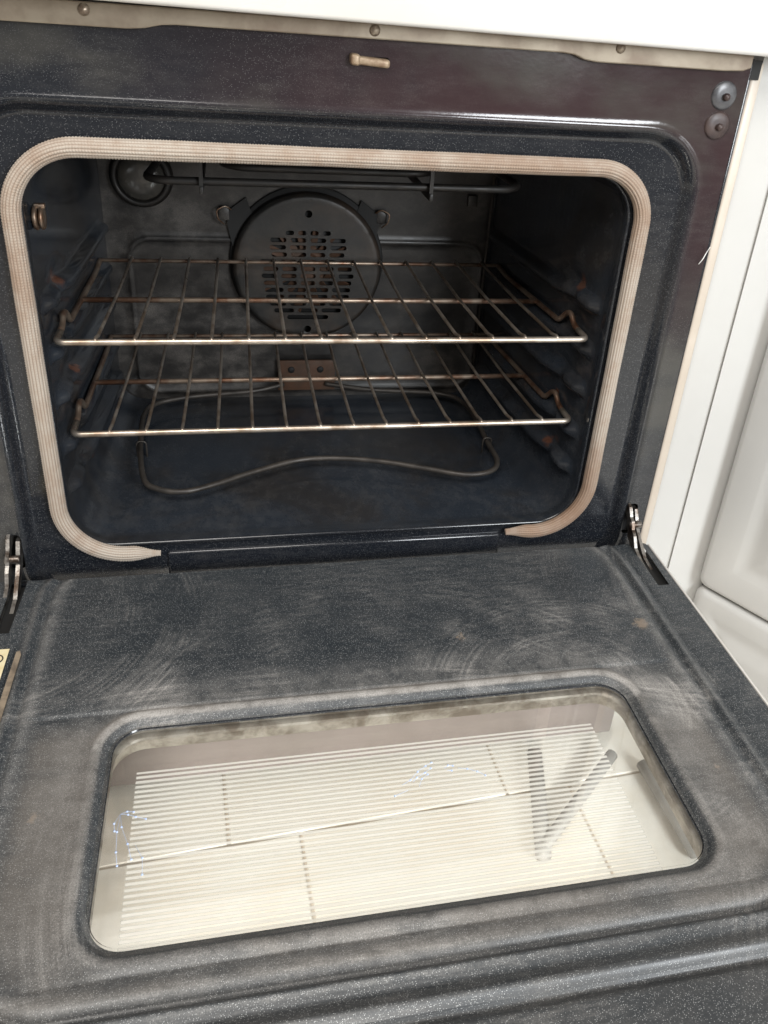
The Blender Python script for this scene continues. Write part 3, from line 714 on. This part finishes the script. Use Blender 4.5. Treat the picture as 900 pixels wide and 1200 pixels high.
# slot wells, door skin (white edge), turned-down far edge
for hx in (-0.3585, 0.3595):
    dobj('slot_well', *box(hx - 0.0105, hx + 0.0115, -0.112, -0.0262, -0.034, -0.0065), 'black', None, False)
dobj('door_skin', *box(dx1 + 0.0008, dx1 + 0.0036, dyn - 0.002, dyf - 0.003, -0.046, 0.0006, 0.001), 'white', None, angle=40)
dobj('door_skin', *box(dx0 - 0.0036, dx0 - 0.0008, dyn - 0.002, dyf - 0.003, -0.046, 0.0006, 0.001), 'white', None, angle=40)
dobj('door_skin', *box(dx0, dx1, dyn - 0.006, dyn - 0.002, -0.046, 0.0006, 0.001), 'white', None, angle=40)
dobj('far_flange', *box(dx0 + 0.003, dx1 - 0.003, dyf - 0.0016, dyf + 0.0004, -0.044, -0.0035), 'frame', None, False)
# window surround between the two panes
PZ0, PZ1 = -0.0105, -0.0365
def wring(k, z, r): return [(x, y, z) for x, y in rrect(WIN[0] - k, WIN[1] + k, WIN[2] - k, WIN[3] + k, r, 10, 9)]
V, F = loft([wring(0.0, -0.0055, WR), wring(-0.0006, -0.0067, WR)])
dobj('window_lip', V, F, 'frame', None)
V, F = loft([wring(0.0075, -0.0106, 0.03), wring(0.0065, -0.018, 0.03), wring(0.0015, -0.0195, 0.026), wring(0.0005, -0.0215, 0.026), wring(0.003, -0.0235, 0.028), wring(0.0035, -0.0358, 0.028)])
dobj('window_surround', V, F, 'foil', None, angle=40)
V, F = box(WIN[0] - 0.010, WIN[1] + 0.010, WIN[2] - 0.010, WIN[3] + 0.010, -0.0105, -0.0068)
dobj('inner_glass', V, F, 'glass', None, False)
V, F = box(WIN[0] - 0.012, WIN[1] + 0.012, WIN[2] - 0.040, WIN[3] + 0.030, -0.0405, -0.0364)
og = dobj('outer_glass', V, F, 'glass', None, False)
og.data.materials.append(M['glass_striped'])
for p_ in og.data.polygons:
    if p_.normal.z > 0.9: p_.material_index = 1
og['label'] = 'outer door pane printed with fine white lines'
# outer skin round the outer pane
ox0, ox1, oy0, oy1 = WIN[0] - 0.0125, WIN[1] + 0.0125, WIN[2] - 0.0405, WIN[3] + 0.0305
v = merge(box(dx0, ox0, dyn, dyf - 0.004, -0.046, -0.038), box(ox1, dx1, dyn, dyf - 0.004, -0.046, -0.038), box(ox0 + 0.0001, ox1 - 0.0001, dyn, oy0, -0.0458, -0.038), box(ox0 + 0.0001, ox1 - 0.0001, oy1, dyf - 0.004, -0.0458, -0.038))
dobj('outer_skin', *v, 'white', None, False)
# pale blue twig-like marks laid on the glass
def twig(cx, cy, branches):
    parts = []
    for br in branches:
        P = [(cx + a * 0.001 , cy + b_ * 0.001, -0.0066) for a, b_ in br]
        parts.append(tube(P, 0.00016, 5))
        for q in P[1:]:
            parts.append(lathe([(0, 0.0006), (0.0008, 0.0004), (0.0010, -0.0002)], q, (0, 0, 1), 7))
    return merge(*parts)
dobj('twig_mark', *twig(-0.2245, -0.333, [[(0, 0), (6, -1), (12, -4), (20, -7)], [(0, 0), (5, 2), (10, 1)], [(0, 0), (2, -12), (8, -28), (12, -42)], [(0, -2), (-1, -16), (0, -34), (2, -46)], [(14, -30), (20, -42), (21, -56)], [(0, 0), (-4, -8), (-3, -15)]]), 'blue_mark', None)
dobj('twig_mark', *twig(0.005, -0.337, [[(0, 0), (8, 4), (16, 12), (24, 17), (30, 20)], [(10, 2), (14, 6), (22, 10), (28, 14)], [(14, -4), (18, 4), (24, 8)], [(4, -6), (-8, -10)]]), 'blue_mark', None)
dobj('twig_mark', *twig(0.045, -0.325, [[(0, 0), (4, 3), (8, 2)], [(12, -1), (20, -3), (28, -7), (34, -12)], [(2, -2), (6, -3)]]), 'blue_mark', None)
# label and tape strip at the left edge of the door
def quadplate(pts, z0, z1):
    n = len(pts); V = [(x, y, z0) for x, y in pts] + [(x, y, z1) for x, y in pts]
    return V, [tuple(range(n)), tuple(range(2 * n - 1, n - 1, -1))] + [(i, (i + 1) % n, n + (i + 1) % n, n + i) for i in range(n)]
lb = dobj('rating_label', *quadplate([(-0.374, -0.1335), (-0.3455, -0.1335), (-0.3455, -0.205), (-0.374, -0.205)], 0.0012, 0.0017), 'label', None, False)
rg = []
for k in range(29):
    a = 2 * math.pi * k / 28; rg.append((-0.3545 + 0.0058 * math.cos(a), -0.1475 + 0.0058 * math.sin(a), 0.0019))
dobj('printed_ring', *tube(rg, 0.0006, 6, False), 'ink', None)
dobj('tape_strip', *quadplate([(-0.3385, -0.1385), (-0.3355, -0.1370), (-0.3335, -0.143), (-0.3345, -0.235), (-0.3405, -0.236)], 0.0006, 0.0016), 'tape', None, False)

# --- hinges
prof = [(0.012, 0.046), (0.0, 0.0455), (-0.006, 0.043), (-0.013, 0.033), (-0.019, 0.030), (-0.024, 0.021), (-0.031, 0.016), (-0.039, 0.004), (-0.060, -0.003), (-0.098, -0.006), (-0.101, -0.014), (-0.06, -0.016), (-0.036, -0.010), (-0.026, -0.012), (-0.0246, 0.002), (-0.016, 0.006), (-0.014, 0.014), (-0.008, 0.017), (-0.007, 0.027), (0.0, 0.031), (0.012, 0.030)]
prof2 = [(0.012, 0.038), (-0.004, 0.0385), (-0.010, 0.030), (-0.016, 0.020), (-0.028, 0.010), (-0.050, -0.004), (-0.09, -0.009), (-0.09, -0.014), (-0.05, -0.013), (-0.03, -0.006), (-0.0248, 0.001), (-0.012, 0.006), (-0.004, 0.016), (0.012, 0.018)]
for hx in (HXL + 0.001, HXR):
    h = obj('hinge', *extrude_yz(prof, hx - 0.0068, hx - 0.0030), 'hinge', OV, False)
    obj('hinge_plate', *extrude_yz(prof2, hx + 0.0022, hx + 0.0062), 'hinge', h, False)
    obj('hinge_pin', *lathe([(0, -0.0085), (0.0042, -0.008), (0.0045, -0.006), (0.0045, 0.006), (0.0042, 0.0072), (0, 0.0075)], (hx, -0.017, 0.024), (1, 0, 0), 16), 'hinge', h)
# bit of white lint caught on the frame edge
obj('lint', *tube(smoothpath([(0.3705, -0.0012, 0.351), (0.3722, -0.004, 0.357), (0.3755, -0.003, 0.364), (0.3765, -0.006, 0.371)], 4), 0.0005, 6), 'lint', OV)
# third-level parents: fix children of parts (their parent sits at the oven's base offset)

# ------------------------------------------------------------------ oven racks
def make_rack():
    r = root('oven_rack', (-0.011, 0.19, 0.136), 'lower wire oven rack, scorched steel, just above the heating element', 'oven rack', 'wire oven racks')
    xl, xr, y0, z0 = -0.2963, 0.2737, 0.040, 0.1428
    yb = 0.338; xbl, xbr = -0.2895, 0.2535; zs = z0 - 0.008; zb = z0 - 0.004
    def side(x, xb): return [(x, y0 + 0.044, z0 + 0.0012), (x, y0 + 0.056, z0 + 0.0105), (x, y0 + 0.067, z0 + 0.009), (x + (xb - x) * 0.2, y0 + 0.082, zs + 0.001), (xb + (x - xb) * 0.12, yb - 0.035, zs), (xb, yb - 0.01, zb), (xb, yb, zb)]
    mid = [(xl, y0, z0), (xr, y0, z0)]
    P = list(reversed(side(xl, xbl)))[0:] + mid + side(xr, xbr)
    P = [(xbl + 0.05, yb, zb)] + P + [(xbr - 0.05, yb, zb)]
    obj('front_bar', *tube(fillet([(xl, y0 + 0.030, z0)] + mid + [(xr, y0 + 0.030, z0)], 0.010, 6), 0.0035, 12), 'rack', r)
    for x, xb in ((xl, xbl), (xr, xbr)):
        obj('side_rod', *tube(fillet([(x, y0 + 0.0285, z0)] + side(x, xb), 0.006, 4), 0.0033, 10), 'rackdull', r)
    obj('rear_bar', *tube([(xbl - 0.001, yb, zb), (xbr + 0.001, yb, zb)], 0.0026, 10), 'rackdull', r)
    t = 0.152 / 0.30
    obj('cross_bar', *tube([(xl + (xbl - xl) * 0.45, 0.192, zs + 0.0005), (xr + (xbr - xr) * 0.45, 0.192, zs + 0.0005)], 0.0033, 10), 'rackdull', r)
    for k in range(14):
        x = -0.2582 + 0.0381 * k
        xb = -0.0113 + (x + 0.0113) * 0.965
        P = [(x, y0 - 0.0015, z0 + 0.0022), (x, y0 + 0.004, z0 + 0.0032), (x, y0 + 0.02, z0 - 0.0005), (x + (xb - x) * 0.5, 0.192, zs + 0.0052), (xb, yb + 0.001, zb + 0.0035)]
        obj('wire', *tube(fillet(P, 0.004, 3), 0.0019, 8), 'rack', r)
    return r
rk = make_rack()
r2 = rk.copy(); COL.objects.link(r2)
r2.location = rk.location + Vector((-0.0016, -0.0098, 0.1097))
r2['label'] = 'upper wire oven rack, scorched steel, in front of the fan cover'
for ch in list(rk.children):
    c = ch.copy(); COL.objects.link(c); c.parent = r2

# ------------------------------------------------------------------ bars added in place of floor shadows, seen through the glass
ST = root('shadow_bars', (0.21, -0.12, ZF), 'crossing dark bars added as shadows on the tiled floor, seen through the door glass', 'shadow bars')
zt = ZF + 0.012
obj('shadow_bar', *tube([(0.262, -0.060, zt), (0.222, -0.215, zt)], 0.010, 10), 'shadow_grey', ST)
obj('shadow_bar_diagonal', *tube([(0.365, -0.085, zt + 0.008), (0.225, -0.205, zt + 0.004)], 0.008, 10), 'shadow_grey', ST)
obj('shadow_bar', *tube([(0.405, -0.10, zt), (0.412, -0.24, zt)], 0.009, 10), 'shadow_grey', ST)

# ------------------------------------------------------------------ white kitchen cabinet on the right
CB = root('kitchen_cabinet', (0.47, 0.0, ZF), 'white painted kitchen cabinet with moulded door and drawer beside the oven', 'cabinet')
def vpanel(p0, p1, z0, z1, th=0.018):
    d = (Vector(p1) - Vector(p0)); nrm = Vector((d.y, -d.x)).normalized()
    q = [Vector(p0), Vector(p1), Vector(p1) - nrm * th, Vector(p0) - nrm * th]
    V = [(a.x, a.y, z0) for a in q] + [(a.x, a.y, z1) for a in q]
    return V, [(0, 1, 2, 3), (7, 6, 5, 4), (0, 1, 5, 4), (1, 2, 6, 5), (2, 3, 7, 6), (3, 0, 4, 7)]
obj('filler_strip', *vpanel((0.3965, 0.012), (0.4325, 0.002), ZF, 0.62), 'cabinet', CB, False)
obj('stile', *vpanel((0.4322, -0.0012), (0.4805, -0.0132), ZF, 0.62), 'cabinet', CB, False)
def moulded(p0, dirv, width, z0, z1, rad, inset, th=0.02):
    """slab with rounded edges and a pressed inner field, standing on the line p0 + dirv*u"""
    d = Vector((dirv[0], dirv[1], 0)).normalized(); nrm = Vector((d.y, -d.x, 0))
    h = z1 - z0; rings_ = []
    prof_ = [(0.0, -th), (0.0, -rad)] + [(rad * (1 - math.cos(R(a))), -rad + rad * math.sin(R(a))) for a in (15, 30, 45, 60, 75, 90)] + [(inset, 0.0), (inset + 0.003, -0.0006), (inset + 0.010, -0.0020), (inset + 0.016, -0.0026), (inset + 0.022, -0.0020), (inset + 0.034, 0.0), (inset + 0.04, 0.0005)]
    for (k, off) in prof_:
        rr = rrect(k, width - k, k, h - k, max(0.012 - k * 0.2, 0.004), 5, 0.05)
        rings_.append([Vector((p0[0], p0[1], z0)) + d * u + Vector((0, 0, w)) + nrm * (off + th) for u, w in rr])
    n_ = min(len(r) for r in rings_)
    rings_ = [[Vector(q) for q in r] for r in rings_]
    base = []
    for (k, off) in prof_:
        rr = rrect(k, width - k, k, h - k, max(0.012 - k * 0.2, 0.004), 5, 9)
        base.append([Vector((p0[0], p0[1], z0)) + d * u + Vector((0, 0, w)) + nrm * (off + th) for u, w in rr])
    V, F = loft(base); n_ = len(base[0]); F.append(tuple((len(base) - 1) * n_ + k for k in range(n_)))
    return V, F
dv = (math.cos(R(59)), -math.sin(R(59)))
obj('cabinet_door', *moulded((0.4812, -0.0125), dv, 0.42, -0.0725, 0.60, 0.008, 0.040), 'cabinet', CB, angle=50)
obj('drawer', *moulded((0.4812, -0.0125), dv, 0.42, ZF + 0.02, -0.0765, 0.010, 0.030), 'cabinet', CB, angle=50)
bk = [(0.4865 , -0.010), (0.4865 + dv[0] * 0.42, -0.010 + dv[1] * 0.42), (0.95, -0.30), (0.95, 0.30), (0.40, 0.30), (0.41, 0.032), (0.440, 0.022)]
V = [(x, y, ZF) for x, y in bk] + [(x, y, 0.60) for x, y in bk]; n_ = len(bk)
obj('carcass', V, [tuple(range(n_)), tuple(range(2 * n_ - 1, n_ - 1, -1))] + [(i, (i + 1) % n_, n_ + (i + 1) % n_, n_ + i) for i in range(n_)], 'cabinet', CB, False)
